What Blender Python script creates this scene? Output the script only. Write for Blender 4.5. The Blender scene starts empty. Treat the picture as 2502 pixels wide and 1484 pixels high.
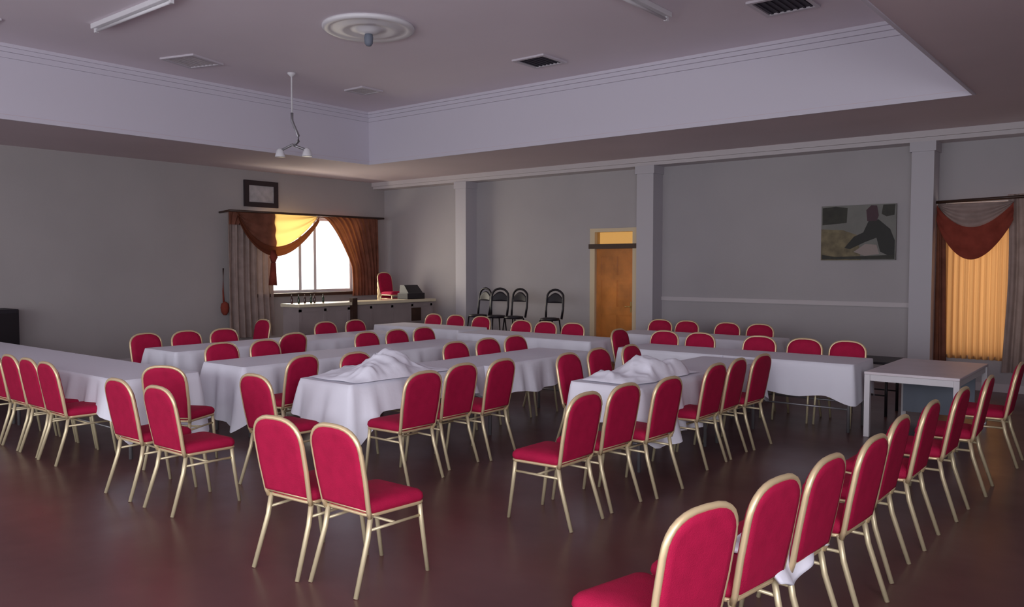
import bpy, bmesh, math, random
from mathutils import Vector, Matrix, noise
PI = math.pi
sc = bpy.context.scene
C = sc.collection
rnd = random.Random(7)

# ---------------------------------------------------------------- materials
def mat(name, col, rough=0.6, metal=0.0, spec=0.5, noise_amt=0.0, nscale=8.0, bump=0.0, bscale=40.0,
        transl=None, emit=None, coat=0.0):
    m = bpy.data.materials.new(name); m.use_nodes = True
    nt = m.node_tree; N = nt.nodes; L = nt.links
    b = N['Principled BSDF']; out = N['Material Output']
    b.inputs['Base Color'].default_value = (*col, 1)
    b.inputs['Roughness'].default_value = rough
    b.inputs['Metallic'].default_value = metal
    b.inputs['Specular IOR Level'].default_value = spec
    if coat: b.inputs['Coat Weight'].default_value = coat
    if noise_amt or bump:
        tc = N.new('ShaderNodeTexCoord')
    if noise_amt:
        nz = N.new('ShaderNodeTexNoise'); nz.inputs['Scale'].default_value = nscale
        nz.inputs['Detail'].default_value = 4
        L.new(tc.outputs['Object'], nz.inputs['Vector'])
        cr = N.new('ShaderNodeValToRGB')
        cr.color_ramp.elements[0].position = 0.3; cr.color_ramp.elements[1].position = 0.7
        cr.color_ramp.elements[0].color = (*[max(0, c*(1-noise_amt)) for c in col], 1)
        cr.color_ramp.elements[1].color = (*[min(1, c*(1+noise_amt)) for c in col], 1)
        L.new(nz.outputs['Fac'], cr.inputs['Fac']); L.new(cr.outputs['Color'], b.inputs['Base Color'])
    if bump:
        n2 = N.new('ShaderNodeTexNoise'); n2.inputs['Scale'].default_value = bscale
        L.new(tc.outputs['Object'], n2.inputs['Vector'])
        bp = N.new('ShaderNodeBump'); bp.inputs['Strength'].default_value = bump; bp.inputs['Distance'].default_value = 0.01
        L.new(n2.outputs['Fac'], bp.inputs['Height']); L.new(bp.outputs['Normal'], b.inputs['Normal'])
    if transl:
        tcol, fac = transl
        t = N.new('ShaderNodeBsdfTranslucent'); t.inputs['Color'].default_value = (*tcol, 1)
        mx = N.new('ShaderNodeMixShader'); mx.inputs['Fac'].default_value = fac
        L.new(b.outputs[0], mx.inputs[1]); L.new(t.outputs[0], mx.inputs[2]); L.new(mx.outputs[0], out.inputs['Surface'])
    if emit:
        b.inputs['Emission Color'].default_value = (*emit[0], 1); b.inputs['Emission Strength'].default_value = emit[1]
    return m

def glass_mat(name, tint=(1, 1, 1), refl=0.06):
    m = bpy.data.materials.new(name); m.use_nodes = True
    nt = m.node_tree; N = nt.nodes; L = nt.links
    for n in list(N):
        if n.type != 'OUTPUT_MATERIAL': N.remove(n)
    out = [n for n in N if n.type == 'OUTPUT_MATERIAL'][0]
    t = N.new('ShaderNodeBsdfTransparent'); t.inputs['Color'].default_value = (*tint, 1)
    g = N.new('ShaderNodeBsdfGlossy'); g.inputs['Roughness'].default_value = 0.02
    mx = N.new('ShaderNodeMixShader'); mx.inputs['Fac'].default_value = refl
    L.new(t.outputs[0], mx.inputs[1]); L.new(g.outputs[0], mx.inputs[2]); L.new(mx.outputs[0], out.inputs['Surface'])
    return m

M = {}
M['wall_left'] = mat('painted wall warm grey', (0.40, 0.365, 0.365), 0.75, noise_amt=0.05, nscale=0.7, bump=0.1)
M['wall_back'] = mat('painted wall cool grey', (0.40, 0.37, 0.385), 0.75, noise_amt=0.06, nscale=0.6, bump=0.1)
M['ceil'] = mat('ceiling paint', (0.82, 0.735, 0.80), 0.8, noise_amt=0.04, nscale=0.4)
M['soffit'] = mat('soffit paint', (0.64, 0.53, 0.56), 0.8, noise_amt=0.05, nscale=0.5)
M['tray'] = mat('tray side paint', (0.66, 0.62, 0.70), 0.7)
M['trim'] = mat('trim paint', (0.55, 0.50, 0.52), 0.6)
M['column'] = mat('column paint', (0.50, 0.47, 0.51), 0.6)
M['red'] = mat('red chair fabric', (0.385, 0.007, 0.050), 0.75, spec=0.2, noise_amt=0.08, nscale=14, bump=0.25, bscale=180)
M['gold'] = mat('gold painted tube', (0.74, 0.57, 0.34), 0.38, metal=0.45)
M['goldleg'] = mat('gold painted leg', (0.66, 0.56, 0.36), 0.4, metal=0.4)
M['cloth'] = mat('white tablecloth', (0.92, 0.91, 1.0), 0.85, spec=0.2, bump=0.15, bscale=25, transl=((0.7, 0.7, 0.8), 0.12))
M['wood_table'] = mat('table wood', (0.16, 0.09, 0.06), 0.5, noise_amt=0.2, nscale=5)
M['metal_leg'] = mat('grey steel leg', (0.35, 0.34, 0.36), 0.4, metal=0.7)
M['whitelam'] = mat('white laminate', (0.74, 0.67, 0.71), 0.45, noise_amt=0.05, nscale=3)
M['whitemetal'] = mat('white painted frame', (0.72, 0.69, 0.72), 0.4)
M['panel'] = mat('blue grey panel', (0.16, 0.18, 0.23), 0.6)
M['black'] = mat('black plastic', (0.014, 0.010, 0.016), 0.5)
M['blackmetal'] = mat('black painted steel', (0.02, 0.016, 0.02), 0.4, metal=0.3)
M['darkwood'] = mat('dark brown wood', (0.045, 0.018, 0.010), 0.5, noise_amt=0.3, nscale=6)
M['drape_grey'] = mat('brown grey drape', (0.33, 0.25, 0.23), 0.9, spec=0.1, noise_amt=0.15, nscale=6, transl=((0.16, 0.10, 0.07), 0.08))
M['drape_red'] = mat('red brown drape', (0.20, 0.08, 0.055), 0.9, spec=0.1, noise_amt=0.25, nscale=5, transl=((0.22, 0.07, 0.02), 0.13))
M['swag_cream'] = mat('gold swag fabric', (0.40, 0.27, 0.12), 0.9, spec=0.1, transl=((0.62, 0.40, 0.13), 0.38))
M['swag_dark'] = mat('dark swag band', (0.13, 0.04, 0.022), 0.9, spec=0.1, transl=((0.22, 0.06, 0.015), 0.10))
M['swag_maroon'] = mat('maroon swag fabric', (0.24, 0.05, 0.035), 0.9, spec=0.1, noise_amt=0.2, nscale=6, transl=((0.16, 0.03, 0.01), 0.10))
M['sheer_orange'] = mat('orange sheer curtain', (0.45, 0.25, 0.12), 0.9, spec=0.1, transl=((0.60, 0.30, 0.11), 0.40))
M['sheer_white'] = mat('white sheer', (0.8, 0.8, 0.78), 0.9, spec=0.1, transl=((0.95, 0.95, 0.9), 0.6))
M['glass'] = glass_mat('window glass')
M['amber'] = glass_mat('amber frosted glass', (0.62, 0.44, 0.22), 0.10)
M['framewhite'] = mat('cream door frame', (0.66, 0.53, 0.36), 0.5)
M['doorwood'] = mat('varnished orange wood', (0.62, 0.22, 0.045), 0.32, noise_amt=0.3, nscale=2.5, coat=0.4)
M['doordark'] = mat('dark door bar', (0.06, 0.03, 0.018), 0.5)
M['brass'] = mat('brass', (0.6, 0.42, 0.16), 0.3, metal=0.9)
M['bar_top'] = mat('pale bar top', (0.72, 0.63, 0.46), 0.3)
M['bar_front'] = mat('bar front panel', (0.33, 0.27, 0.27), 0.6, noise_amt=0.12, nscale=2)
M['framedark'] = mat('dark picture frame', (0.022, 0.012, 0.016), 0.4)
M['paper'] = mat('grey print paper', (0.42, 0.40, 0.42), 0.7, noise_amt=0.15, nscale=9)
M['ventdark'] = mat('vent dark slot', (0.035, 0.028, 0.045), 0.7)
M['ventlight'] = mat('vent pale metal', (0.60, 0.55, 0.60), 0.5)
M['white'] = mat('white plastic', (0.75, 0.73, 0.76), 0.45)
M['p_sky'] = mat('print pale sky', (0.17, 0.165, 0.15), 0.6, noise_amt=0.1, nscale=5)
M['p_field'] = mat('print straw field', (0.16, 0.125, 0.065), 0.6, noise_amt=0.4, nscale=8)
M['p_tree'] = mat('print dark trees', (0.022, 0.02, 0.012), 0.6, noise_amt=0.4, nscale=10)
M['p_dark'] = mat('print black horse', (0.012, 0.011, 0.008), 0.6)
M['p_red'] = mat('print plum shirt', (0.05, 0.015, 0.025), 0.6)
M['p_pale'] = mat('print pale path', (0.30, 0.24, 0.22), 0.6)
M['bottle_green'] = mat('dark green bottle', (0.015, 0.035, 0.015), 0.15)
M['bottle_brown'] = mat('dark brown bottle', (0.05, 0.012, 0.01), 0.15)

# floor: worn dark red-brown, polished, with streaky variation
def floor_mat():
    m = bpy.data.materials.new('polished red brown floor'); m.use_nodes = True
    nt = m.node_tree; N = nt.nodes; L = nt.links; b = N['Principled BSDF']
    tc = N.new('ShaderNodeTexCoord')
    mp = N.new('ShaderNodeMapping'); mp.inputs['Rotation'].default_value = (0, 0, 0.9); mp.inputs['Scale'].default_value = (0.5, 1.2, 1)
    L.new(tc.outputs['Object'], mp.inputs['Vector'])
    n1 = N.new('ShaderNodeTexNoise'); n1.inputs['Scale'].default_value = 1.1; n1.inputs['Detail'].default_value = 5
    L.new(mp.outputs[0], n1.inputs['Vector'])
    cr = N.new('ShaderNodeValToRGB'); e = cr.color_ramp.elements
    e[0].position = 0.35; e[0].color = (0.085, 0.031, 0.032, 1); e[1].position = 0.68; e[1].color = (0.125, 0.050, 0.049, 1)
    L.new(n1.outputs['Fac'], cr.inputs['Fac'])
    L.new(cr.outputs['Color'], b.inputs['Base Color'])
    n2 = N.new('ShaderNodeTexNoise'); n2.inputs['Scale'].default_value = 2.3; n2.inputs['Detail'].default_value = 6
    L.new(tc.outputs['Object'], n2.inputs['Vector'])
    mr = N.new('ShaderNodeMapRange'); mr.inputs['To Min'].default_value = 0.22; mr.inputs['To Max'].default_value = 0.42
    L.new(n2.outputs['Fac'], mr.inputs['Value']); L.new(mr.outputs[0], b.inputs['Roughness'])
    n3 = N.new('ShaderNodeTexNoise'); n3.inputs['Scale'].default_value = 3.0
    L.new(tc.outputs['Object'], n3.inputs['Vector'])
    bp = N.new('ShaderNodeBump'); bp.inputs['Strength'].default_value = 0.12; bp.inputs['Distance'].default_value = 0.02
    L.new(n3.outputs['Fac'], bp.inputs['Height']); L.new(bp.outputs['Normal'], b.inputs['Normal'])
    b.inputs['Specular IOR Level'].default_value = 0.55
    return m
M['floor'] = floor_mat()

# ---------------------------------------------------------------- mesh helpers
class MB:
    """collects shapes; build() links them as one mesh object"""
    def __init__(self): self.bm = bmesh.new()
    def box(self, x0, x1, y0, y1, z0, z1, mi=0):
        v = [self.bm.verts.new(p) for p in ((x0,y0,z0),(x1,y0,z0),(x1,y1,z0),(x0,y1,z0),(x0,y0,z1),(x1,y0,z1),(x1,y1,z1),(x0,y1,z1))]
        for f in ((0,3,2,1),(4,5,6,7),(0,1,5,4),(1,2,6,5),(2,3,7,6),(3,0,4,7)):
            self.bm.faces.new([v[i] for i in f]).material_index = mi
        return self
    def face(self, pts, mi=0):
        f = self.bm.faces.new([self.bm.verts.new(p) for p in pts]); f.material_index = mi; return self
    def tube(self, pts, r, n=8, closed=False, flat=1.0):
        P = [Vector(p) for p in pts]; rings = []
        up0 = Vector((0, 0, 1))
        for i, p in enumerate(P):
            a = P[i-1] if (i or closed) else P[i]; b = P[(i+1) % len(P)] if (i < len(P)-1 or closed) else P[i]
            d = (b - a).normalized()
            s = d.cross(up0)
            if s.length < 1e-3: s = d.cross(Vector((0, 1, 0)))
            s.normalize(); u = s.cross(d).normalized()
            rr = r[i] if isinstance(r, (list, tuple)) else r
            rings.append([self.bm.verts.new(p + s*rr*math.cos(2*PI*k/n) + u*rr*flat*math.sin(2*PI*k/n)) for k in range(n)])
        m = len(P)
        for i in range(m if closed else m-1):
            A, B = rings[i], rings[(i+1) % m]
            for k in range(n):
                f = self.bm.faces.new((A[k], A[(k+1) % n], B[(k+1) % n], B[k])); f.smooth = True
        if not closed:
            self.bm.faces.new(rings[0][::-1]); self.bm.faces.new(rings[-1])
        return self
    def lathe(self, prof, cx=0, cy=0, n=32, mi=0, smooth=True):
        rings = []
        for r, z in prof:
            rings.append([self.bm.verts.new((cx + max(r, 1e-4)*math.cos(2*PI*k/n), cy + max(r, 1e-4)*math.sin(2*PI*k/n), z)) for k in range(n)])
        for A, B in zip(rings, rings[1:]):
            for k in range(n):
                f = self.bm.faces.new((A[k], A[(k+1) % n], B[(k+1) % n], B[k])); f.smooth = smooth; f.material_index = mi
        self.bm.faces.new(rings[0][::-1]).material_index = mi; self.bm.faces.new(rings[-1]).material_index = mi
        return self
    def loops(self, rings, smooth=True, caps=True, mi=0):
        R = [[self.bm.verts.new(p) for p in ring] for ring in rings]; n = len(R[0])
        for A, B in zip(R, R[1:]):
            for k in range(n):
                f = self.bm.faces.new((A[k], A[(k+1) % n], B[(k+1) % n], B[k])); f.smooth = smooth; f.material_index = mi
        if caps:
            self.bm.faces.new(R[0][::-1]).material_index = mi; f = self.bm.faces.new(R[-1]); f.material_index = mi
        return self
    def grid(self, fn, nu, nv, smooth=True, mi=0):
        V = [[self.bm.verts.new(fn(i/nu, j/nv)) for i in range(nu+1)] for j in range(nv+1)]
        for j in range(nv):
            for i in range(nu):
                f = self.bm.faces.new((V[j][i], V[j][i+1], V[j+1][i+1], V[j+1][i])); f.smooth = smooth; f.material_index = mi
        return self
    def build(self, name, mats, parent=None, recalc=True, loc=None):
        if recalc: bmesh.ops.recalc_face_normals(self.bm, faces=self.bm.faces)
        me = bpy.data.meshes.new(name); self.bm.to_mesh(me); self.bm.free()
        for mm in (mats if isinstance(mats, (list, tuple)) else [mats]): me.materials.append(mm)
        o = bpy.data.objects.new(name, me); C.objects.link(o)
        if parent: o.parent = parent
        if loc: o.location = loc
        return o

def tag(o, label=None, cat=None, group=None, kind=None):
    if label: o['label'] = label
    if cat: o['category'] = cat
    if group: o['group'] = group
    if kind: o['kind'] = kind
    return o
def thing(name, label, cat, loc=(0,0,0), rz=0, group=None):
    o = bpy.data.objects.new(name, None); C.objects.link(o); o.location = loc; o.rotation_euler = (0,0,rz)
    o.empty_display_size = 0.1
    return tag(o, label, cat, group)
def kids(o): return [c for c in bpy.data.objects if c.parent == o]
def dup(root, children, loc, rz, label, group=None):
    r = root.copy(); C.objects.link(r); r.location = loc; r.rotation_euler = (0,0,rz); r['label'] = label
    if group: r['group'] = group
    for ch in children:
        c = ch.copy(); C.objects.link(c); c.parent = r
    return r
def bevel(o, w=0.006, seg=2):
    m = o.modifiers.new('bevel', 'BEVEL'); m.width = w; m.segments = seg; m.limit_method = 'ANGLE'; return o
def struct(name, mb, m, parent=None, label=None):
    o = mb.build(name, m, parent)
    if parent is None: o['kind'] = 'structure'
    if label: o['label'] = label
    return o

# ---------------------------------------------------------------- the room
XL, XR, YN, YF, YB = -14.74, 1.7, -5.0, 13.05, 13.40   # left wall, right wall, near end, pilaster face, back wall
ZS, ZT = 3.75, 4.72                                     # soffit, tray ceiling
TX0, TX1, TY0, TY1 = -12.1, -1.80, -3.0, 10.62          # ceiling tray
struct('floor', MB().box(XL-.3, XR+.3, YN, YB+.3, -0.1, 0), M['floor'])
# ceiling: soffit all round the tray, and the tray itself
b = MB()
for x0, x1, y0, y1 in ((XL, TX0, YN, YB), (TX1, XR, YN, YB), (TX0, TX1, YN, TY0), (TX0, TX1, TY1, YB)):
    b.box(x0, x1, y0, y1, ZS, ZS+0.06, 0)
t = 0.08
b.box(TX0-t, TX0, TY0-t, TY1+t, ZS+.06, ZT+t, 1); b.box(TX1, TX1+t, TY0-t, TY1+t, ZS+.06, ZT+t, 1)
b.box(TX0, TX1, TY1, TY1+t, ZS+.06, ZT+t, 1); b.box(TX0, TX1, TY0-t, TY0, ZS+.06, ZT+t, 1)
b.box(TX0, TX1, TY0, TY1, ZT, ZT+t, 2)
struct('ceiling', b, [M['soffit'], M['tray'], M['ceil']])
# tray cornice and edge bead
b = MB()
for w, z0, z1 in ((0.11, ZT-.045, ZT), (0.075, ZT-.10, ZT-.045), (0.035, ZT-.17, ZT-.10)):
    b.box(TX0, TX1, TY1-w, TY1, z0, z1); b.box(TX0, TX0+w, TY0, TY1-w, z0, z1); b.box(TX1-w, TX1, TY0, TY1-w, z0, z1)
struct('trim_1', b, M['tray'])
b = MB()
w, z0, z1 = 0.03, ZS-.012, ZS+.05
b.box(TX0, TX1, TY1-w, TY1, z0, z1); b.box(TX0, TX0+w, TY0, TY1-w, z0, z1); b.box(TX1-w, TX1, TY0, TY1-w, z0, z1)
struct('trim_2', b, M['tray'])

def wall_with_holes(axis, at0, at1, a0, a1, z1, holes):
    """a wall slab between at0..at1 across its thickness, a0..a1 along it, with rectangular openings (a,b,z0,z1)"""
    b = MB()
    cuts = sorted(holes); cur = a0
    def put(s, e, zl, zh):
        if e-s < 1e-4 or zh-zl < 1e-4: return
        if axis == 'x': b.box(s, e, at0, at1, zl, zh)
        else: b.box(at0, at1, s, e, zl, zh)
    for (s, e, zl, zh) in cuts:
        put(cur, s, 0, z1); put(s, e, 0, zl); put(s, e, zh, z1); cur = e
    put(cur, a1, 0, z1)
    return b
W1 = (9.85, 12.45, 1.22, 2.86)        # window in the left wall (Y range, Z range)
DO = (-8.84, -7.78, 0.0, 2.52)        # door opening in the back wall
W2 = (-2.62, -0.95, 0.50, 2.72)       # curtained window in the back wall
struct('wall_left', wall_with_holes('y', XL-.25, XL, YN, YB+.25, ZS, [W1]), M['wall_left'])
struct('wall_back', wall_with_holes('x', YB, YB+.25, XL, XR, ZS, [DO, W2]), M['wall_back'])
struct('wall_right', wall_with_holes('y', XR, XR+.25, YN, YB+.25, ZS, []), M['wall_left'])
# beam cornice and pilasters on the back wall
b = MB(); b.box(XL, XR, YF, YB, 3.60, ZS); b.box(XL, XR, YF-.05, YF, 3.66, ZS)
struct('trim_3', b, M['trim'])
def pilaster(n, x0, x1):
    b = MB(); b.box(x0, x1, YF, YB, 0.0, 3.60); b.box(x0-.02, x1+.02, YF-.02, YB, 0, 0.16); b.box(x0-.025, x1+.025, YF-.025, YB, 3.46, 3.60)
    return struct(n, b, M['column'])
pilaster('trim_4', -12.10, -11.80)
pilaster('trim_5', -7.62, -7.28)
pilaster('trim_6', -3.02, -2.72)
# chair rail and skirting
b = MB(); b.box(-7.28, -3.02, YB-.025, YB, 1.17, 1.24); struct('trim_7', b, M['trim'])
b = MB()
for x0, x1 in ((-14.74, -12.10), (-11.8, -8.85), (-7.28, -3.02), (-2.72, XR)): b.box(x0, x1, YB-.02, YB, 0, 0.12)
struct('baseboard_back', b, M['trim'])
struct('baseboard_left', MB().box(XL, XL+.02, YN, YB, 0, 0.12), M['trim'])

# window_1: white frame with two mullions, glass
b = MB(); y0, y1, z0, z1 = W1; X = XL-.16
for (a, c, d, e) in ((y0, y1, z0, z0+.06), (y0, y1, z1-.06, z1), (y0, y0+.06, z0+.06, z1-.06), (y1-.06, y1, z0+.06, z1-.06)): b.box(X, X+.07, a, c, d, e)
win = struct('window_1', b, M['white'], label=None)
for ym in (11.02, 11.42): MB().box(X+.01, X+.06, ym-.035, ym+.035, z0+.06, z1-.06).build('mullion', M['white'], win)
MB().box(X+.03, X+.036, y0+.05, y1-.05, z0+.05, z1-.05).build('pane', M['glass'], win)
MB().box(XL-.16, XL+.14, y0-.12, y1+.3, z0-.07, z0).build('sill', M['darkwood'], win)
# window_2
b = MB(); x0, x1, z0, z1 = W2; Y = YB+.1
for (a, c, d, e) in ((x0, x1, z0, z0+.06), (x0, x1, z1-.06, z1), (x0, x0+.06, z0+.06, z1-.06), (x1-.06, x1, z0+.06, z1-.06)): b.box(a, c, Y, Y+.07, d, e)
win2 = struct('window_2', b, M['white'])
MB().box((x0+x1)/2-.03, (x0+x1)/2+.03, Y+.01, Y+.06, z0+.06, z1-.06).build('mullion', M['white'], win2)
MB().box(x0+.05, x1-.05, Y+.03, Y+.036, z0+.05, z1-.05).build('pane', M['glass'], win2)
# door_1: cream frame, transom light over a varnished panelled door
x0, x1, _, zt = DO
b = MB(); b.box(x0, x0+.11, YB-.03, YB+.16, 0, zt); b.box(x1-.11, x1, YB-.03, YB+.16, 0, zt); b.box(x0+.11, x1-.11, YB-.03, YB+.16, zt-.07, zt)
door = struct('door_1', b, M['framewhite'])
b = MB(); b.box(x0-.02, x1+.02, YB-.05, YB+.12, 2.13, 2.22); b.build('transom_bar', M['doordark'], door)
MB().box(x0+.11, x1-.11, YB+.06, YB+.066, 2.22, zt-.07).build('transom_pane', M['amber'], door)
b = MB(); xa, xb = x0+.11, x1-.11; ya = YB+.04
b.box(xa, xb, ya+.012, ya+.04, 0.01, 2.13)
for c in ((xa, xa+.11), (xb-.11, xb), ((xa+xb)/2-.04, (xa+xb)/2+.04)): b.box(c[0], c[1], ya, ya+.012, 0.01, 2.13)
for zz in ((0.01, .22), (.86, 1.02), (1.52, 1.62), (1.98, 2.13)): b.box(xa, xb, ya-.001, ya+.012, *zz)
b.build('door_leaf', M['doorwood'], door)
b = MB(); b.box(xb-.075, xb-.045, ya-.012, ya-.001, .92, 1.12); b.tube([(xb-.06, ya-.01, 1.03), (xb-.06, ya-.05, 1.03), (xb-.17, ya-.055, 1.03)], .010, 8)
b.build('handle', M['brass'], door)

# ---------------------------------------------------------------- curtains
def drape(name, label, mtl, axis, base, wall_fn, z1, z0, edge0, edge1, folds, amp, group=None, nv=24, nu=90):
    """hanging cloth; edge0(v), edge1(v) give the two side positions along the wall at height fraction v (0 top)"""
    def f(u, v):
        a = edge0(v) + (edge1(v)-edge0(v))*u
        d = base + amp*(0.5+0.5*v)*math.sin(2*PI*folds*u + 0.6*math.sin(3*v)) + 0.3*amp*math.sin(2*PI*folds*2.3*u+1)
        z = z1 + (z0-z1)*v
        return wall_fn(a, d, z)
    o = MB().grid(f, nu, nv).build(name, mtl)
    return tag(o, label, 'curtain', group)
LW = lambda a, d, z: (XL + d, a, z)           # left wall: along Y, d into the room
BW = lambda a, d, z: (a, YB - d, z)           # back wall: along X
drape('curtain', 'grey brown floor length drape beside the bright window, far from the corner', M['drape_grey'], 'y', .17, LW, 2.90, 0.35,
      lambda v: 9.10, lambda v: 10.17 - .05*math.sin(PI*v), 7, .045)
drape('curtain', 'dark red brown tied back drape by the room corner, against the bright window', M['drape_red'], 'y', .19, LW, 2.90, 1.12,
      lambda v: 11.35 + .85*min(1, v/.62)**0.62 if v < .62 else 12.2 + .03*math.sin((v-.62)*6), lambda v: 13.02, 8, .05)
def swag(name, label, axis_fn, a0, a1, ztop, sag, band, d0, mats, side_drop=(0, 0), skew=0.5):
    th = thing(name, label, 'swag valance')
    def low(u): return (math.sin(PI*u**(math.log(.5)/math.log(skew))))**0.85
    def panel(u, v):
        s = (sag-band)*low(u) + .015
        z = ztop - s*v
        return axis_fn(a0+(a1-a0)*u, d0 + .05*math.sin(PI*u)*v + .018*math.sin(5*PI*v+1.2*u), z)
    def bnd(u, v):
        z = ztop - (sag-band)*low(u) - band*(.55+.45*low(u))*v - .01
        return axis_fn(a0+(a1-a0)*u, d0 + .06 + .02*math.sin(3*PI*v), z)
    g = MB().grid(panel, 40, 20)
    if len(mats) > 2:
        for f in g.bm.faces:
            if f.calc_center_median().y < 10.16: f.material_index = 1  # shade painted in: darker cloth where the swag has no window backlight
        g.build('swag_panel', [mats[0], mats[2]], th)
    else: g.build('swag_panel', mats[0], th)
    MB().grid(bnd, 40, 6).build('swag_band', mats[1], th)
    return th
sw = swag('swag_valance', 'gold swag with dark trim looped across the top of the bright window', LW, 9.25, 11.22, 2.87, .86, .20, .26, (M['swag_cream'], M['swag_dark'], M['drape_red']), skew=0.44)
b = MB().tube([(XL+.36, 10.02, 2.12), (XL+.37, 10.02, 1.98), (XL+.36, 10.02, 1.84)], [.05, .085, .04], 12); b.tube([(XL+.36, 10.02, 1.86), (XL+.36, 10.0, 1.40)], [.05, .085], 12); b.build('tassel', M['swag_maroon'], sw)
drape('curtain_valance', 'short dark valance strip at the outer top end of the grey brown drape', M['drape_red'], 'y', .25, LW, 2.89, 2.62, lambda v: 9.08, lambda v: 9.75-.3*v, 4, .02, nu=40)
b = MB().tube([(XL+.02, 9.02, 2.86), (XL+.40, 9.02, 2.88)], .02, 8); b.tube([(XL+.38, 9.0, 2.88), (XL+.38, 13.02, 2.90)], .022, 8); b.tube([(XL+.02, 13.02, 2.9), (XL+.40, 13.02, 2.9)], .02, 8)
tag(b.build('curtain_rail', M['darkwood']), 'dark curtain rail above the bright window', 'curtain rail')
b = MB().tube([(XL+.06, 9.06, 1.75), (XL+.06, 9.05, 1.3), (XL+.06, 9.06, 1.08)], [.012, .014, .02], 8).lathe([(.02, 1.09), (.07, 1.05), (.085, .97), (.07, .88), (.03, .82)], XL+.1, 9.06, 16)
tag(b.build('curtain_tassel', M['swag_maroon']), 'dark maroon tassel cord hanging at the outer edge of the grey brown drape', 'tassel')
# right-hand (back wall) window curtains
drape('curtain', 'narrow dark brown drape between the pilaster and the glowing orange curtain', M['drape_red'], 'x', .10, BW, 2.66, 0.30,
      lambda v: -2.86, lambda v: -2.60 + .05*v, 3, .03, nu=40)
drape('curtain', 'orange backlit sheer curtain with vertical folds in the back wall window', M['sheer_orange'], 'x', .03, BW, 2.70, 0.45,
      lambda v: -2.63, lambda v: -1.74, 10, .026)
drape('curtain', 'brown drape at the open end of the orange curtained window', M['drape_grey'], 'x', .12, BW, 2.80, 0.30,
      lambda v: -1.82 + .03*math.sin(4*v), lambda v: -0.80, 7, .04)
swag('swag_valance', 'deep maroon swag looped over the glowing orange curtain', BW, -2.70, -1.74, 2.70, .80, .46, .14, (M['drape_grey'], M['swag_maroon']), skew=0.47)
b = MB().tube([(-2.95, YB-.16, 2.72), (-.75, YB-.16, 2.78)], .022, 8)
b.tube([(-2.9, YB, 2.72), (-2.9, YB-.16, 2.72)], .018, 8); b.tube([(-.8, YB, 2.78), (-.8, YB-.16, 2.78)], .018, 8)
tag(b.build('curtain_rail', M['darkwood']), 'dark curtain rail above the glowing orange curtain', 'curtain rail')

# ---------------------------------------------------------------- things on the walls
th = thing('framed_notice', 'dark framed notice hung high above the swagged window', 'picture', (XL, 9.98, 3.28))
b = MB(); w, h, f = .40, .27, .10
for a in ((-w, w, -h, -h+f), (-w, w, h-f, h), (-w, -w+f, -h+f, h-f), (w-f, w, -h+f, h-f)): b.box(0, .05, *a)
b.build('frame', M['framedark'], th)
b = MB(); b.box(0.005, .03, -w+f, w-f, -h+f, h-f); b.build('print', M['paper'], th)
th = thing('landscape_print', 'unframed landscape print of a dark horse and rider shape in a straw field', 'picture', (-3.85, YB-.001, 2.32))
w, h = .56, .43
MB().box(-w, w, -.03, 0, -h, h).build('backing', M['darkwood'], th)
b = MB()
def poly(pts, mi, d): b.face([(x*w, -.031-d, z*h) for x, z in pts], mi)
poly([(-1,-1),(1,-1),(1,1),(-1,1)], 0, 0)
poly([(-.97,.30),(-.30,.36),(-.28,.9),(-.6,.97),(-.97,.93)], 2, .001)
poly([(-1,-1),(0.1,-1),(.0,-.1),(-.4,.1),(-1,.15)], 1, .001)
poly([(.62,.65),(.75,.55),(.95,.6),(.97,.97),(.66,.97)], 2, .001)
poly([(-.35,-.55),(-.1,-.15),(.15,.0),(.3,.45),(.55,.45),(.85,.1),(.97,-.3),(.97,-.95),(.6,-.7),(.5,-.2),(.2,-.35),(-.2,-.6)], 3, .002)
poly([(.25,.4),(.22,.8),(.35,.97),(.5,.95),(.55,.6),(.5,.4)], 4, .003)
poly([(-.1,-.7),(.2,-.42),(.5,-.45),(.58,-.78),(.2,-.85)], 5, .003)
poly([(-.97,-.97),(.97,-.97),(.97,-.82),(-.6,-.88),(-.97,-.8)], 2, .003)
b.build('print', [M['p_sky'], M['p_field'], M['p_tree'], M['p_dark'], M['p_red'], M['p_pale']], th, recalc=False)

# ---------------------------------------------------------------- things on the ceiling
def ceiling_vent(x, y, s, label, dark=True, rz=0.0):
    th = thing('ceiling_vent', label, 'vent', (x, y, ZT), rz)
    h = s/2
    b = MB()
    for a in ((-h, h, -h, -h+.05), (-h, h, h-.05, h), (-h, -h+.05, -h+.05, h-.05), (h-.05, h, -h+.05, h-.05)): b.box(*a, -.025, 0)
    b.build('frame', M['ventlight'], th)
    MB().box(-h+.05, h-.05, -h+.05, h-.05, -.006, -.001).build('backing', M['ventdark'] if dark else M['ventlight'], th)
    b = MB(); n = 7
    for k in range(n):
        p = -h+.05+(k+.5)*(s-.1)/n
        b.box(p-.012, p+.012, -h+.05, h-.05, -.018, -.006)
    b.build('slats', M['ventdark'] if dark else M['trim'], th)
ceiling_vent(-3.46, 9.10, .62, 'dark square ceiling vent close to the end of the recessed ceiling')
ceiling_vent(-7.1, 9.42, .56, 'dark ceiling vent above the middle tables, beside the long bright recess side')
ceiling_vent(-10.95, 6.32, .6, 'pale ceiling vent between the ceiling rose and the far recess side', False, .3)
ceiling_vent(-10.55, 9.15, .45, 'small pale ceiling vent in the far corner of the recess', False)
ceiling_vent(-11.1, 3.6, .5, 'pale ceiling vent by the fluorescent batten, near the recess edge', False)
th = thing('ceiling_rose', 'round white plaster ceiling rose with a small dark light fitting', 'ceiling rose', (-7.74, 6.80, ZT))
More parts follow.
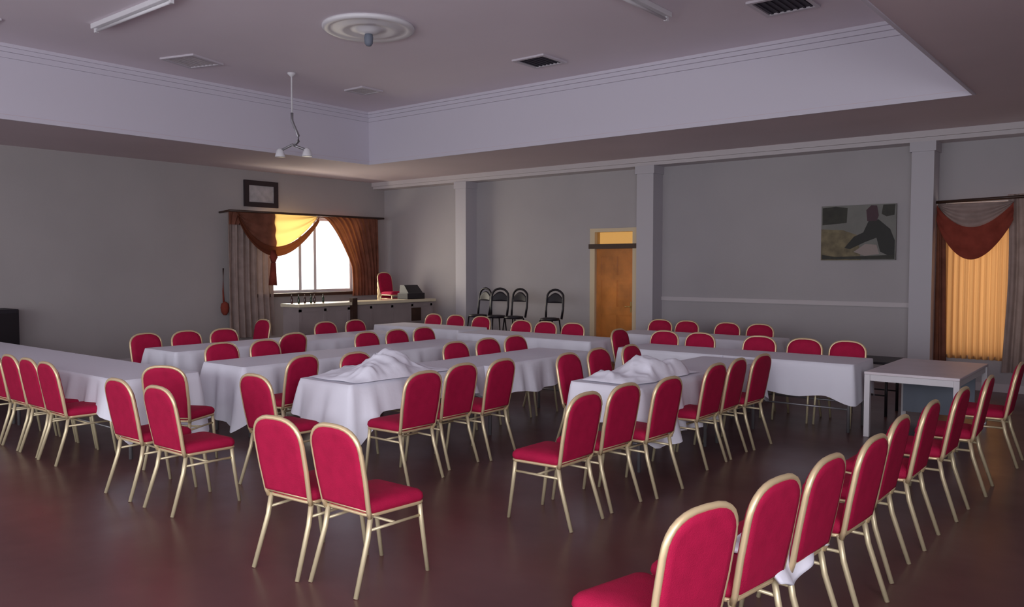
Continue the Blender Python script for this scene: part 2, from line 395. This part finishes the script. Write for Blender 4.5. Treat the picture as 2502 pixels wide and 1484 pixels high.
b = MB().lathe([(.56, 0), (.56, -.03), (.52, -.05), (.47, -.035), (.42, -.03), (.36, -.05), (.30, -.055), (.24, -.035), (.16, -.04), (.12, -.07), (.05, -.09), (.0, -.09)], 0, 0, 48)
b.build('rose', M['white'], th)
MB().lathe([(.045, -.085), (.055, -.13), (.05, -.20), (.03, -.23), (0, -.235)], 0, 0, 16).build('light_fitting', M['panel'], th)
def batten(p, length, axis, label):
    th = thing('fluorescent_batten', label, 'ceiling light', (*p, ZT), 0 if axis == 'x' else PI/2)
    bevel(MB().box(0, length, -.05, .05, -.06, 0).build('housing', M['white'], th), .008)
    b = MB().tube([(.06, 0, -.085), (length-.06, 0, -.085)], .018, 10); b.build('tube', M['white'], th)
    for xx in (.03, length-.07): MB().box(xx, xx+.04, -.02, .02, -.105, -.06).build('lamp_holder', M['white'], th)
batten((-10.25, 4.65), 1.85, 'x', 'unlit white fluorescent batten lying across the ceiling over the far tables')
batten((-4.62, 7.1), 1.5, 'y', 'unlit white fluorescent batten pointing at the dark square vent')
th = thing('pendant_light', 'slim pendant light on a pale rod with two small white shades', 'pendant light', (-10.47, 7.66, ZT))
MB().lathe([(.06, 0), (.06, -.02), (.03, -.05), (.012, -.06), (.012, -.62)], 0, 0, 14).build('rod', M['white'], th)
pts = [(0, 0, -.60), (.0, .0, -.72), (.05, .02, -.84), (.10, .04, -.95), (.10, .04, -1.03), (.03, .01, -1.10)]
MB().tube(pts, .022, 8).build('cord', M['metal_leg'], th)
MB().tube([(-.17, -.1, -1.17), (0.0, 0, -1.08), (.20, .12, -1.17)], .02, 8).build('arm', M['metal_leg'], th)
for sx, sy in ((-.17, -.1), (.20, .12)):
    MB().lathe([(.02, -1.13), (.05, -1.16), (.075, -1.24), (.078, -1.26), (.0, -1.255)], sx, sy, 18).build('lamp_shade', M['white'], th)

# ---------------------------------------------------------------- the chair
def seat_ring(sc_, z, n=6):
    """rounded trapezoid outline of the seat"""
    pts = []; r = .05
    cs = [(.215, .22), (-.215, .22), (-.19, -.19), (.19, -.19)]
    for i, (x, y) in enumerate(cs):
        cx, cy = x - math.copysign(r, x), y - math.copysign(r, y)
        a0 = [0, PI/2, PI, 3*PI/2][i]
        for k in range(n): 
            a = a0 + PI/2*k/(n-1); pts.append(((cx + r*math.cos(a))*sc_, (cy + r*math.sin(a) - .015)*sc_ + .015, z))
    return pts
def yb(z): return -.195 - (z-.42)*.19            # the leaning plane of the backrest
def back_outline(inset=0.0, ztop=.92, n=14):
    hw = .205 - inset; zs = .775; pts = [(-hw+.012, .455+inset*.5), (-hw, .62), (-hw, zs)]
    for k in range(1, n):
        a = PI - PI*k/n
        x = hw*math.cos(a); s = math.sin(a)
        pts.append((math.copysign(abs(math.cos(a))**.72, math.cos(a))*hw, zs + (ztop - inset - zs)*s**.85))
    pts += [(hw, zs), (hw, .62), (hw-.012, .455+inset*.5)]
    return pts
GRP = 'red banquet chairs'
chair = thing('banquet_chair', '', 'chair')
cp = []
b = MB(); rings = [seat_ring(s, z) for s, z in ((.90, .432), (.99, .435), (1.02, .452), (1.0, .475), (.93, .492), (.78, .502), (.4, .507))]
cp.append(b.loops(rings).build('seat', M['red'], chair))
b = MB(); b.tube([(p[0]*.97, p[1]*.97, .425) for p in seat_ring(1, 0)], .011, 8, closed=True)
cp.append(b.build('seat_frame', M['gold'], chair))
b = MB(); rings = []
for ins, d in ((.045, -.020), (.015, -.018), (.006, -.008), (.006, .012), (.018, .028), (.055, .036)):
    rings.append([(x, yb(z)+d, z) for x, z in back_outline(ins)])
cp.append(b.loops(rings).build('backrest', M['red'], chair))
b = MB(); ol = back_outline(0.0)
pts = [(-.188, -.188, .415)] + [(x, yb(z), z) for x, z in ol] + [(.188, -.188, .415)]
b.tube(pts, .0145, 8); b.tube([(-.19, yb(.455), .455), (.19, yb(.455), .455)], .009, 8)
cp.append(b.build('back_frame', M['gold'], chair))
for s in (-1, 1):
    cp.append(MB().tube([(s*.195, .185, .43), (s*.197, .20, .30), (s*.20, .245, 0.0)], [.0145, .0145, .0125], 8).build('leg', M['goldleg'], chair))
    cp.append(MB().tube([(s*.18, -.175, .43), (s*.183, -.20, .30), (s*.195, -.30, 0.0)], [.0155, .0155, .0135], 8).build('leg', M['goldleg'], chair))
b = MB()
for s in (-1, 1): b.tube([(s*.195, .195, .345), (s*.183, -.185, .345)], .009, 8)
b.tube([(-.19, .0, .345), (.19, .0, .345)], .009, 8)
cp.append(b.build('stretcher', M['goldleg'], chair))

FACE = {'W': 90, 'N': 0, 'E': -90, 'S': 180}
first = [True]
def place(x, y, face, label, dz=0.0, group=None, jit=2.5):
    """(x, y) is where the top of the backrest stands"""
    a = FACE[face] if isinstance(face, str) else face
    a = math.radians(a + (rnd.uniform(-jit, jit)))
    fx, fy = -math.sin(a), math.cos(a)
    loc = (x + fx*.29, y + fy*.29, dz)
    if first[0]:
        first[0] = False
        chair.location = loc; chair.rotation_euler = (0, 0, a); chair['label'] = label
        if group: chair['group'] = group
        return chair
    return dup(chair, cp, loc, a, label, group)
B = 'red gold-framed banquet chair '
# row with its back to the open floor, beside the bare white table
R = [(-1.30, 2.74, 78, B+'cut by the bottom edge, first of the big row'),
     (-1.24, 3.30, 84, B+'second in the big row, beside the white folded cloth'),
     (-1.20, 3.82, 86, B+'third in the big row, cloth hanging off its seat'),
     (-1.16, 4.42, 88, B+'fourth in the big row leading to the bare white table'),
     (-1.20, 5.10, 90, B+'fifth in the big row leading to the bare white table'),
     (-1.18, 5.80, 90, B+'sixth in the big row, just short of the bare white table'),
     (-1.14, 6.58, 90, B+'seventh in the big row, overlapping a bare table leg'),
     (-1.10, 7.42, 92, B+'eighth in the big row, past the bare table leg'),
     (-1.04, 8.62, 92, B+'last in the big row, beside the bare white table')]
for x, y, f, l in R: place(x, y, f, l, group='row of chairs by the bare table', jit=1)
# loose chairs facing the middle cloth tables
BR = [(-3.12, 4.69, 'first of the middle row, empty seat in full view'),
      (-3.13, 5.23, 'second of the middle row, arched top before bunched cloth'),
      (-3.05, 5.76, 'third of the middle row, before the cloth with the long drop'),
      (-3.15, 6.83, 'fourth of the middle row, right after the long hanging cloth'),
      (-3.16, 7.33, 'fifth of the middle row, between two others by the hanging cloth'),
      (-3.13, 7.84, 'sixth of the middle row, at the wide white end table')]
for x, y, l in BR: place(x, y, 'W', B+l, group='middle row of chairs', jit=3)
DR = [(-4.80, 4.80, 'W', 'standing against the heaped white cloth, first in its row'),
      (-4.92, 5.40, 'W', 'second past the heaped white cloth'),
      (-4.87, 5.90, 'W', 'third past the heaped white cloth, before a bright cloth drop'),
      (-4.70, 6.70, 'E', 'facing the bunched cloth table, after the bright cloth drop'),
      (-4.73, 7.30, 'E', 'only its upper back showing over the bunched cloth, first of two'),
      (-4.66, 7.85, 'E', 'only its upper back showing at the peak of bunched cloth')]
for x, y, f, l in DR: place(x, y, f, B+l, group='chairs beside the heaped cloth table', jit=3)
FR = [(-6.58, 4.92, 100, 'tall behind the corner of the heaped cloth, back towards it'),
      (-6.42, 5.42, 'E', 'mostly hidden by the heaped cloth, slanting top only'),
      (-6.42, 6.90, 'E', 'first of three dark backs past the heaped cloth'),
      (-6.43, 7.48, 'E', 'second of three dark backs past the heaped cloth'),
      (-6.42, 8.00, 'E', 'third of three dark backs past the heaped cloth')]
for x, y, f, l in FR: place(x, y, f, B+l, group='chairs behind the heaped cloth table', jit=3)
GR = [(-8.42, 5.15, 'E', 'first tucked behind the white end table with the long front drop'),
      (-8.36, 5.68, 'E', 'second tucked behind the white end table with the long front drop'),
      (-8.90, 6.50, 'W', 'turned away in the aisle before the bar, full back showing'),
      (-8.30, 7.20, 'E', 'first of three tops in front of the bar end'),
      (-8.30, 7.74, 'E', 'second of three tops in front of the bar end'),
      (-8.30, 8.26, 'E', 'third of three tops in front of the bar end')]
for x, y, f, l in GR: place(x, y, f, B+l, group='chairs at the long middle table', jit=3)
NR = [(-10.36, 5.25, 'E', 'first of the far row by the plain wall'),
      (-10.33, 5.80, 'E', 'second of the far row by the plain wall'),
      (-10.28, 6.33, 'E', 'third of the far row, next to the grey brown drape'),
      (-10.30, 8.10, 'E', 'fourth of the far row, below the bottles on the bar'),
      (-10.30, 8.70, 'E', 'fifth of the far row, below the bar front post'),
      (-11.55, 7.85, 'S', 'dark one standing alone under the grey brown drape')]
for x, y, f, l in NR: place(x, y, f, B+l, group='far chairs near the bar', jit=3)
IR = [(-10.45, 10.70, 'S', 'first by the bar stools, small and dark'),
      (-9.90, 10.70, 'S', 'second by the bar stools, small and dark'),
      (-9.30, 10.70, 'S', 'third by the bar stools, small and dark'),
      (-8.12, 10.33, 'S', 'first of three under the bar stool legs'),
      (-7.64, 10.33, 'S', 'second of three under the bar stool legs'),
      (-7.12, 10.33, 'S', 'third of three, towards the wooden door'),
      (-5.95, 9.72, 'E', 'at the foot of the wooden door')]
for x, y, f, l in IR: place(x, y, f, B+l, group='far chairs before the back wall', jit=3)
MR = [(-5.30, 9.86, 'first behind the wide white table, beside the square pilaster'),
      (-4.78, 9.86, 'second behind the wide white table'),
      (-3.98, 9.86, 'third behind the wide white table'),
      (-3.42, 9.86, 'fourth behind the wide white table, below the landscape print'),
      (-2.92, 9.86, 'last behind the wide white table, near its free end')]
for x, y, l in MR: place(x, y, 'S', B+l, group='chairs behind the wide white table', jit=3)
LR = [(-6.48, 11.9, 'first along the back wall, beside the pilaster'),
      (-6.00, 11.9, 'second along the back wall, past the pilaster'),
      (-5.32, 11.9, 'third along the back wall'),
      (-4.80, 11.9, 'fourth along the back wall, towards the landscape print')]
for x, y, l in LR: place(x, y, 'S', B+l, group='chairs along the back wall', jit=3)
ER = [(-7.95, 3.10, 'N', 'first of the angled rank, seat against the white cloth tip'),
      (-8.42, 3.12, 'N', 'second of the angled rank before the plain wall'),
      (-8.89, 3.13, 'N', 'third of the angled rank before the plain wall'),
      (-9.36, 3.13, 'N', 'fourth of the angled rank, cut by the picture edge'),
      (-6.34, 2.98, 'N', 'just before the rounded back of another, by the white cloth tip'),
      (-6.84, 3.62, 30, 'with broad rounded back turned to the long table end'),
      (-5.72, 2.98, 'N', 'with side and whole seat in view, alone at its group end'),
      (-5.74, 3.80, 2, 'behind the closest pair, leaning towards the long front drop cloth'),
      (-4.03, 2.80, 3, 'of the big near pair on open floor, seat hidden'),
      (-3.58, 2.86, 0, 'of the big near pair on open floor, whole seat showing')]
for x, y, f, l in ER: place(x, y, f, B+l, group='chairs on the open floor side', jit=1)
# stack in the corner behind the bar
SN = ['lowest', 'second', 'third', 'fourth', 'fifth', 'topmost']
for k in range(6): place(-13.92, 12.62, 'E', B+SN[k]+' of the stack in the corner behind the bar', dz=.145*k, group='stacked chairs in the corner', jit=0)

# ---------------------------------------------------------------- tables and cloths
def table(x0, x1, y0, y1, z, label, top='wood_table', leg='metal_leg', apron=False, lr=.018):
    cx, cy = (x0+x1)/2, (y0+y1)/2; hw, hl = (x1-x0)/2, (y1-y0)/2
    th = thing('banquet_table', label, 'table', (cx, cy, 0))
    bevel(MB().box(-hw, hw, -hl, hl, z-.03, z).build('tabletop', M[top], th), .006)
    for sx in (-1, 1):
        for sy in (-1, 1):
            px, py = sx*(hw-.06 if not apron else hw-.03), sy*(hl-.10 if not apron else hl-.03)
            if apron: bevel(MB().box(px-.028, px+.028, py-.028, py+.028, 0, z-.03).build('leg', M[leg], th), .004)
            else: MB().tube([(px, py, z-.03), (px, py, 0)], lr, 8).build('leg', M[leg], th)
    if apron:
        b = MB()
        for s in (-1, 1): b.box(-hw+.02, hw-.02, s*(hl-.03)-.012, s*(hl-.03)+.012, z-.095, z-.03)
        for s in (-1, 1): b.box(s*(hw-.03)-.012, s*(hw-.03)+.012, -hl+.02, hl-.02, z-.095, z-.03)
        b.build('apron', M[leg], th)
    else:
        b = MB(); b.tube([(-hw+.06, -hl+.10, .25), (hw-.06, -hl+.10, .25)], .010, 6); b.tube([(-hw+.06, hl-.10, .25), (hw-.06, hl-.10, .25)], .010, 6)
        b.build('crossbar', M[leg], th)
    return th
def cloth(x0, x1, y0, y1, z, drops, label, corner=.10, amp=.027, seed=0, group=None, flare=.03, corners=None, bulge=None):
    """white cloth lying on a table: top sheet plus folded skirts. drops = S, E, N, W; corners = extra drop at SW, SE, NE, NW"""
    rr = random.Random(seed); e = .012
    x0 -= e; x1 += e; y0 -= e; y1 += e; z += .004
    corners = corners or [corner]*4
    P = []; step = .045; r = .03
    def side(ax, ay, bx, by, nx, ny, d, ca, cb):
        Ls = math.hypot(bx-ax, by-ay); n = max(6, int(Ls/step))
        for i in range(n):
            t = i/(n-1); da = t*Ls; db = (1-t)*Ls
            dr = d + ca*math.exp(-(da/.16)**2) + cb*math.exp(-(db/.16)**2)
            P.append((ax+(bx-ax)*t, ay+(by-ay)*t, nx, ny, dr))
    S, E_, N_, W = drops
    def corn(cx, cy, a0, d0, d1, c):
        for k in range(1, 5):
            a = a0 + PI/2*k/5; P.append((cx+r*math.cos(a), cy+r*math.sin(a), math.cos(a), math.sin(a), (d0*(5-k)+d1*k)/5 + c*1.05))
    side(x0+r, y0, x1-r, y0, 0, -1, S, corners[0], corners[1]); corn(x1-r, y0+r, -PI/2, S, E_, corners[1])
    side(x1, y0+r, x1, y1-r, 1, 0, E_, corners[1], corners[2]); corn(x1-r, y1-r, 0, E_, N_, corners[2])
    side(x1-r, y1, x0+r, y1, 0, 1, N_, corners[2], corners[3]); corn(x0+r, y1-r, PI/2, N_, W, corners[3])
    side(x0, y1-r, x0, y0+r, -1, 0, W, corners[3], corners[0]); corn(x0+r, y0+r, PI, W, S, corners[0])
    ph = [rr.uniform(0, 6.28) for _ in range(4)]; m = 8
    arc = [0]
    for i in range(1, len(P)): arc.append(arc[-1] + math.hypot(P[i][0]-P[i-1][0], P[i][1]-P[i-1][1]))
    tot = arc[-1] + .045
    f1, f2, f3 = round(tot/.34), round(tot/.19), round(tot/.8)
    rings = []
    for j in range(m+1):
        t = j/m; ring = []
        for i, (x, y, nx, ny, dr) in enumerate(P):
            s = arc[i]/tot*2*PI
            w = amp*(math.sin(f1*s+ph[0]) + .5*math.sin(f2*s+ph[1]) + .8*math.sin(f3*s+ph[2]) + 1.0) if True else 0
            off = (w + flare)*t**.8 + .004
            if bulge: off += bulge[2]*math.exp(-((x-bulge[0])**2+(y-bulge[1])**2)/bulge[3]**2)*t**.55
            hem = .02*math.sin(f3*s+ph[3])*t
            ring.append((x+nx*off, y+ny*off, z - dr*t - hem - (0 if j else 0)))
        rings.append(ring)
    b = MB(); R_ = [[b.bm.verts.new(p) for p in ring] for ring in rings]; n = len(P)
    for A, Bq in zip(R_, R_[1:]):
        for k in range(n):
            f = b.bm.faces.new((A[k], A[(k+1) % n], Bq[(k+1) % n], Bq[k])); f.smooth = True
    b.bm.faces.new(R_[0])
    o = b.build('tablecloth', M['cloth'])
    return tag(o, label, 'tablecloth', group)
def covered(x0, x1, y0, y1, drops, tl, cl, seed, **k):
    table(x0, x1, y0, y1, .75, tl); return cloth(x0, x1, y0, y1, .75, drops, cl, seed=seed, **k)
# long table across, on the far side of the angled rank of chairs
covered(-12.90, -10.20, 3.55, 4.30, (.34, .3, .4, .3), 'banquet table under the cloth farthest along the angled rank', 'white cloth on the table end by the black loudspeaker', 1)
covered(-10.17, -7.45, 3.55, 4.30, (.30, .50, .42, .3), 'banquet table under the cloth that dips to a tip by the angled rank', 'white cloth dipping to a bright tip beside the first angled chair', 2, corners=[.1, .10, .12, .1])
# table with the long front drop and its continuation
covered(-8.20, -7.45, 4.82, 6.60, (.58, .45, .3, .3), 'banquet table under the cloth with the long front drop', 'white cloth with long folded front drop facing the open floor', 3, amp=.035, corners=[.08, .08, .1, .1])
covered(-8.15, -7.42, 6.63, 8.50, (.3, .35, .3, .3), 'banquet table in the middle line before the bar', 'mauve white cloth in the middle line before the bar', 4)
# heaped-cloth table
covered(-6.30, -5.60, 4.68, 6.45, (.33, .24, .3, .3), 'banquet table under the heaped white cloth', 'bright white cloth with a long pointed corner, below the heaped cloth', 5, corners=[.02, .34, .1, .1], amp=.03, flare=.07)
covered(-6.28, -5.55, 6.48, 8.35, (.2, .33, .3, .3), 'banquet table past the heaped white cloth', 'white cloth past the heaped one, bright drop behind three chair backs', 6)
# bunched-cloth table
covered(-4.22, -3.52, 6.10, 7.60, (.32, .46, .3, .3), 'banquet table under the bunched white cloth', 'white cloth with long drop between the middle row chairs', 7, corners=[.03, .04, .03, .05], bulge=(-3.5, 6.34, .17, .24))
covered(-4.20, -3.50, 7.63, 8.75, (.2, .33, .3, .3), 'banquet table between the bunched cloth and the wide white table', 'flat white cloth joining the wide white table', 8)
# far line by the plain wall
covered(-10.14, -9.40, 5.15, 6.95, (.35, .35, .3, .3), 'banquet table before the first far row chairs', 'greyish white cloth before the first far row chairs', 9)
covered(-10.14, -9.40, 6.98, 8.95, (.3, .4, .3, .3), 'banquet table under the pale cloth in front of the bar', 'mauve white cloth in front of the bar', 10)
# across, at the back
covered(-5.50, -4.10, 9.00, 9.72, (.40, .3, .3, .4), 'wide banquet table half next to the wooden door', 'white cloth on the wide table half next to the wooden door', 11)
covered(-4.07, -2.62, 9.00, 9.72, (.37, .37, .3, .3), 'wide banquet table half with the free end', 'pale blue white cloth hanging flat at the free end of the wide table', 12, amp=.010, corners=[.02, .06, .05, .02])
covered(-8.70, -6.25, 9.45, 10.18, (.3, .3, .3, .3), 'banquet table below the bar stools and before the wooden door', 'white cloth on the table between bar stools and wooden door', 13)
covered(-11.05, -9.05, 9.80, 10.52, (.3, .3, .3, .3), 'small looking banquet table at the bar end', 'white cloth on the table at the bar end', 14)
covered(-6.80, -4.30, 10.95, 11.70, (.3, .3, .3, .3), 'banquet table in front of the back wall chairs', 'white cloth on the table before the back wall chairs', 15)
# heaped cloths lying on top
def heap(x0, x1, y0, y1, z, hmax, peaks, label, seed, fall=None):
    rr = random.Random(seed); off = Vector((rr.uniform(0, 50), rr.uniform(0, 50), 0))
    def f(u, v):
        x = x0+(x1-x0)*u; y = y0+(y1-y0)*v
        env = min(1, min(u, 1-u)/.14)**.6 * min(1, min(v, 1-v)/.10)**.6 if 0 < u < 1 and 0 < v < 1 else 0
        h = 0
        for px, py, ph, s in peaks: h = max(h, ph*math.exp(-((x-px)**2+(y-py)**2)/(s*s)))
        p = Vector((x*3.2, y*3.2, 0)) + off
        rid = 1-abs(noise.noise(p)); rid2 = 1-abs(noise.noise(p*2.3))
        zz = z + .010 + env*(.25*hmax*rid**2 + h*(.65+.35*rid2) + .02*rid2)
        jx = .05*noise.noise(p*1.3+Vector((9, 2, 1))); jy = .05*noise.noise(p*1.3+Vector((1, 7, 3)))
        return (x+jx, y+jy, zz)
    o = MB().grid(f, 46, 64).build('bundled_tablecloth', M['cloth'])
    return tag(o, label, 'tablecloth')
heap(-6.28, -5.56, 4.72, 5.95, .755, .10, [(-5.98, 5.48, .20, .22), (-5.82, 5.22, .18, .22), (-5.68, 4.98, .12, .18), (-6.10, 5.1, .04, .2)], 'crumpled white cloth heaped on the table by the big near pair', 3)
heap(-4.16, -3.58, 6.15, 7.35, .755, .12, [(-3.82, 6.70, .17, .22), (-3.68, 7.0, .13, .2), (-4.0, 6.35, .04, .2)], 'crumpled white cloth bunched on the middle table', 8)
# folded cloth on a chair of the big row
def fold(u, v):
    y = -.30 + .62*u + .03*math.sin(7*v+3*u); x = -.10 + .40*v
    z = .006*math.sin(9*u+2*v) + .006*math.sin(17*u)
    if v > .62: z -= (v-.62)*(.28+.10*math.sin(5*u)); x = .148 + (v-.62)*.12 + .015*math.sin(14*u)
    return (x, y, z)
o = MB().grid(fold, 30, 24).build('folded_tablecloth', M['cloth'], loc=(-1.47, 3.72, .525)); o.modifiers.new('s', 'SOLIDIFY').thickness = .018
tag(o, 'white folded cloth hanging off the back of a seat in the big row', 'tablecloth')
# the bare white table, and a dark one behind it
th = table(-2.50, -1.60, 9.00, 10.60, .69, 'bare white table without a cloth, between the wide table and the big row', 'whitelam', 'whitemetal', apron=True)
MB().box(-.37, .37, .50, .52, .10, .58).build('modesty_panel', M['panel'], th)
table(-3.08, -2.56, 10.25, 10.95, .66, 'dark bare table standing behind the bare white one', 'black', 'blackmetal')

# ---------------------------------------------------------------- bar
th = thing('bar_counter', 'pale topped bar counter with grey panelled front below the bright window', 'bar', (-12.92, 0, 0))
bevel(MB().box(-.30, .28, 9.35, 13.0, 1.02, 1.08).build('counter_top', M['bar_top'], th), .01)
b = MB(); b.box(.12, .20, 9.40, 12.98, 0, 1.02)
for k in range(7): b.box(.20, .215, 9.40+k*.58, 9.46+k*.58, .08, .98)
b.box(.20, .215, 9.40, 12.98, .0, .1); b.box(.20, .215, 9.40, 12.98, .93, 1.02)
b.build('front_panel', M['bar_front'], th)
MB().box(-.28, .12, 9.40, 9.46, 0, 1.02).build('end_panel', M['bar_front'], th)
MB().box(.20, .30, 10.62, 10.74, .0, 1.16).build('post', M['darkwood'], th)
MB().box(.215, .23, 12.3, 12.58, .62, .9).build('front_grille', M['darkwood'], th)
def bottle(x, y, m, label, s=1.0):
    o = MB().lathe([(.036*s, 0), (.038*s, .02), (.038*s, .16*s), (.03*s, .2*s), (.014*s, .235*s), (.013*s, .30*s), (0, .30*s)], 0, 0, 14).build('bottle', M[m], loc=(x, y, 1.08))
    tag(o, label, 'bottle', 'bottles on the bar')
for k, y in enumerate((9.5, 9.62, 9.8, 9.91, 10.03, 10.2)):
    bottle(-13.06 + .05*(k % 2), y, 'bottle_green' if k % 2 else 'bottle_brown', ['first', 'second', 'third', 'fourth', 'fifth', 'sixth'][k] + ' dark bottle on the bar top, counted from the grey brown drape', .55)
def till(x, y, z):
    th = thing('cash_till', 'dark till box at the wall end of the bar top', 'till', (x, y, z))
    bevel(MB().box(-.17, .15, -.26, .26, 0, .13).build('drawer_case', M['black'], th), .01)
    b = MB(); b.loops([[(-.15, -.22, .13), (.13, -.22, .13), (.13, .22, .13), (-.15, .22, .13)], [(-.15, -.2, .30), (-.02, -.2, .30), (-.02, .2, .30), (-.15, .2, .30)]], smooth=False)
    b.build('register', M['black'], th)
till(-12.95, 12.55, 1.08)
# bar stools in a line at the back wall
st = thing('bar_stool', '', 'stool', group='bar stools')
sp = []
sp.append(MB().lathe([(.0, .78), (.17, .78), (.185, .80), (.18, .825), (.12, .835), (0, .836)], 0, 0, 24).build('seat', M['black'], st))
for sx in (-1, 1):
    for sy in (-1, 1): sp.append(MB().tube([(sx*.13, sy*.13, .79), (sx*.2, sy*.2, 0)], .014, 8).build('leg', M['blackmetal'], st))
sp.append(MB().tube([(.165*math.cos(a*PI/2+PI/4)*1.414*.98, .165*math.sin(a*PI/2+PI/4)*1.414*.98, .36) for a in range(4)], .010, 8, closed=True).build('foot_rail', M['blackmetal'], st))
arch = [(-.17, -.14, .80), (-.185, -.17, 1.0), (-.18, -.19, 1.18)] + [(.18*math.cos(PI-PI*k/10), -.2, 1.2+.15*math.sin(PI*k/10)) for k in range(1, 10)] + [(.18, -.19, 1.18), (.185, -.17, 1.0), (.17, -.14, .80)]
sp.append(MB().tube(arch, .022, 8).build('back_hoop', M['blackmetal'], st))
b = MB().grid(lambda u, v: (-.17+.34*u, -.185-.015*v-.02*math.sin(PI*u), 1.10+.19*v*(.4+.6*math.sin(PI*u))), 12, 5); o = b.build('back_pad', M['black'], st); o.modifiers.new('s', 'SOLIDIFY').thickness = .02
sp.append(o)
stools = [(-10.80, 170, 'first black bar stool from the bar end'), (-10.33, 195, 'second black bar stool from the bar end'), (-9.88, 180, 'third black bar stool from the bar end'), (-9.02, 185, 'black bar stool next to the wooden door')]
for k, (x, a, l) in enumerate(stools):
    if k == 0: st.location = (x, 12.3, 0); st.rotation_euler = (0, 0, math.radians(a)); st['label'] = l
    else: dup(st, sp, (x, 12.3, 0), math.radians(a), l, 'bar stools')
# loudspeaker at the left edge
th = thing('loudspeaker', 'black loudspeaker cabinet standing against the plain wall, cut by the picture edge', 'loudspeaker', (XL+.32, 4.75, 0))
bevel(MB().box(-.28, .28, -.28, .40, .03, 1.12).build('cabinet', M['black'], th), .015)
MB().box(.28, .295, -.25, .37, .10, 1.06).build('grille', M['blackmetal'], th)
for sx in (-.2, .2):
    for sy in (-.2, .3): MB().lathe([(.03, 0), (.03, .03)], sx, sy, 12).build('foot', M['black'], th)

# ---------------------------------------------------------------- light
w = bpy.data.worlds.new('daylight'); sc.world = w; w.use_nodes = True
bg = w.node_tree.nodes['Background']; bg.inputs['Color'].default_value = (0.92, 0.95, 1.0, 1); bg.inputs['Strength'].default_value = 1.8
def area(name, loc, rot, sx, sy, e, col):
    l = bpy.data.lights.new(name, 'AREA'); l.shape = 'RECTANGLE'; l.size = sx; l.size_y = sy; l.energy = e; l.color = col
    o = bpy.data.objects.new(name, l); C.objects.link(o); o.location = loc; o.rotation_euler = rot
    return o
area('window_daylight_south', (-1.8, -4.6, 2.0), (math.radians(90), 0, 0), 6, 2.6, 210, (0.90, 0.93, 1.0))
area('window_daylight_west', (XL-.9, 11.1, 2.1), (0, math.radians(-90), 0), 1.6, 2.6, 200, (1.0, 0.90, 0.72))
area('window_daylight_north', (-1.8, YB+1.0, 1.7), (math.radians(-90), 0, 0), 1.7, 2.2, 30, (1.0, 0.88, 0.70))

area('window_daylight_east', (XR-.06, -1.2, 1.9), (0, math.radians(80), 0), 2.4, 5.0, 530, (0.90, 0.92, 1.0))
# ---------------------------------------------------------------- camera
F, CX, CY, HZ, H = 2000., 1251., 742., 650., 1.80
cam = bpy.data.cameras.new('camera'); co = bpy.data.objects.new('camera', cam); C.objects.link(co)
cam.sensor_width = 36.0; cam.lens = 36.0*F/2502
co.location = (0, 0, H)
pitch = math.atan((CY-HZ)/F)
co.rotation_euler = (PI/2 - pitch, 0, math.radians(90-51.1))
sc.camera = co
sc.view_settings.view_transform = 'Standard'
sc.view_settings.look = 'None'
sc.view_settings.exposure = 0.14
sc.cycles.use_denoising = True
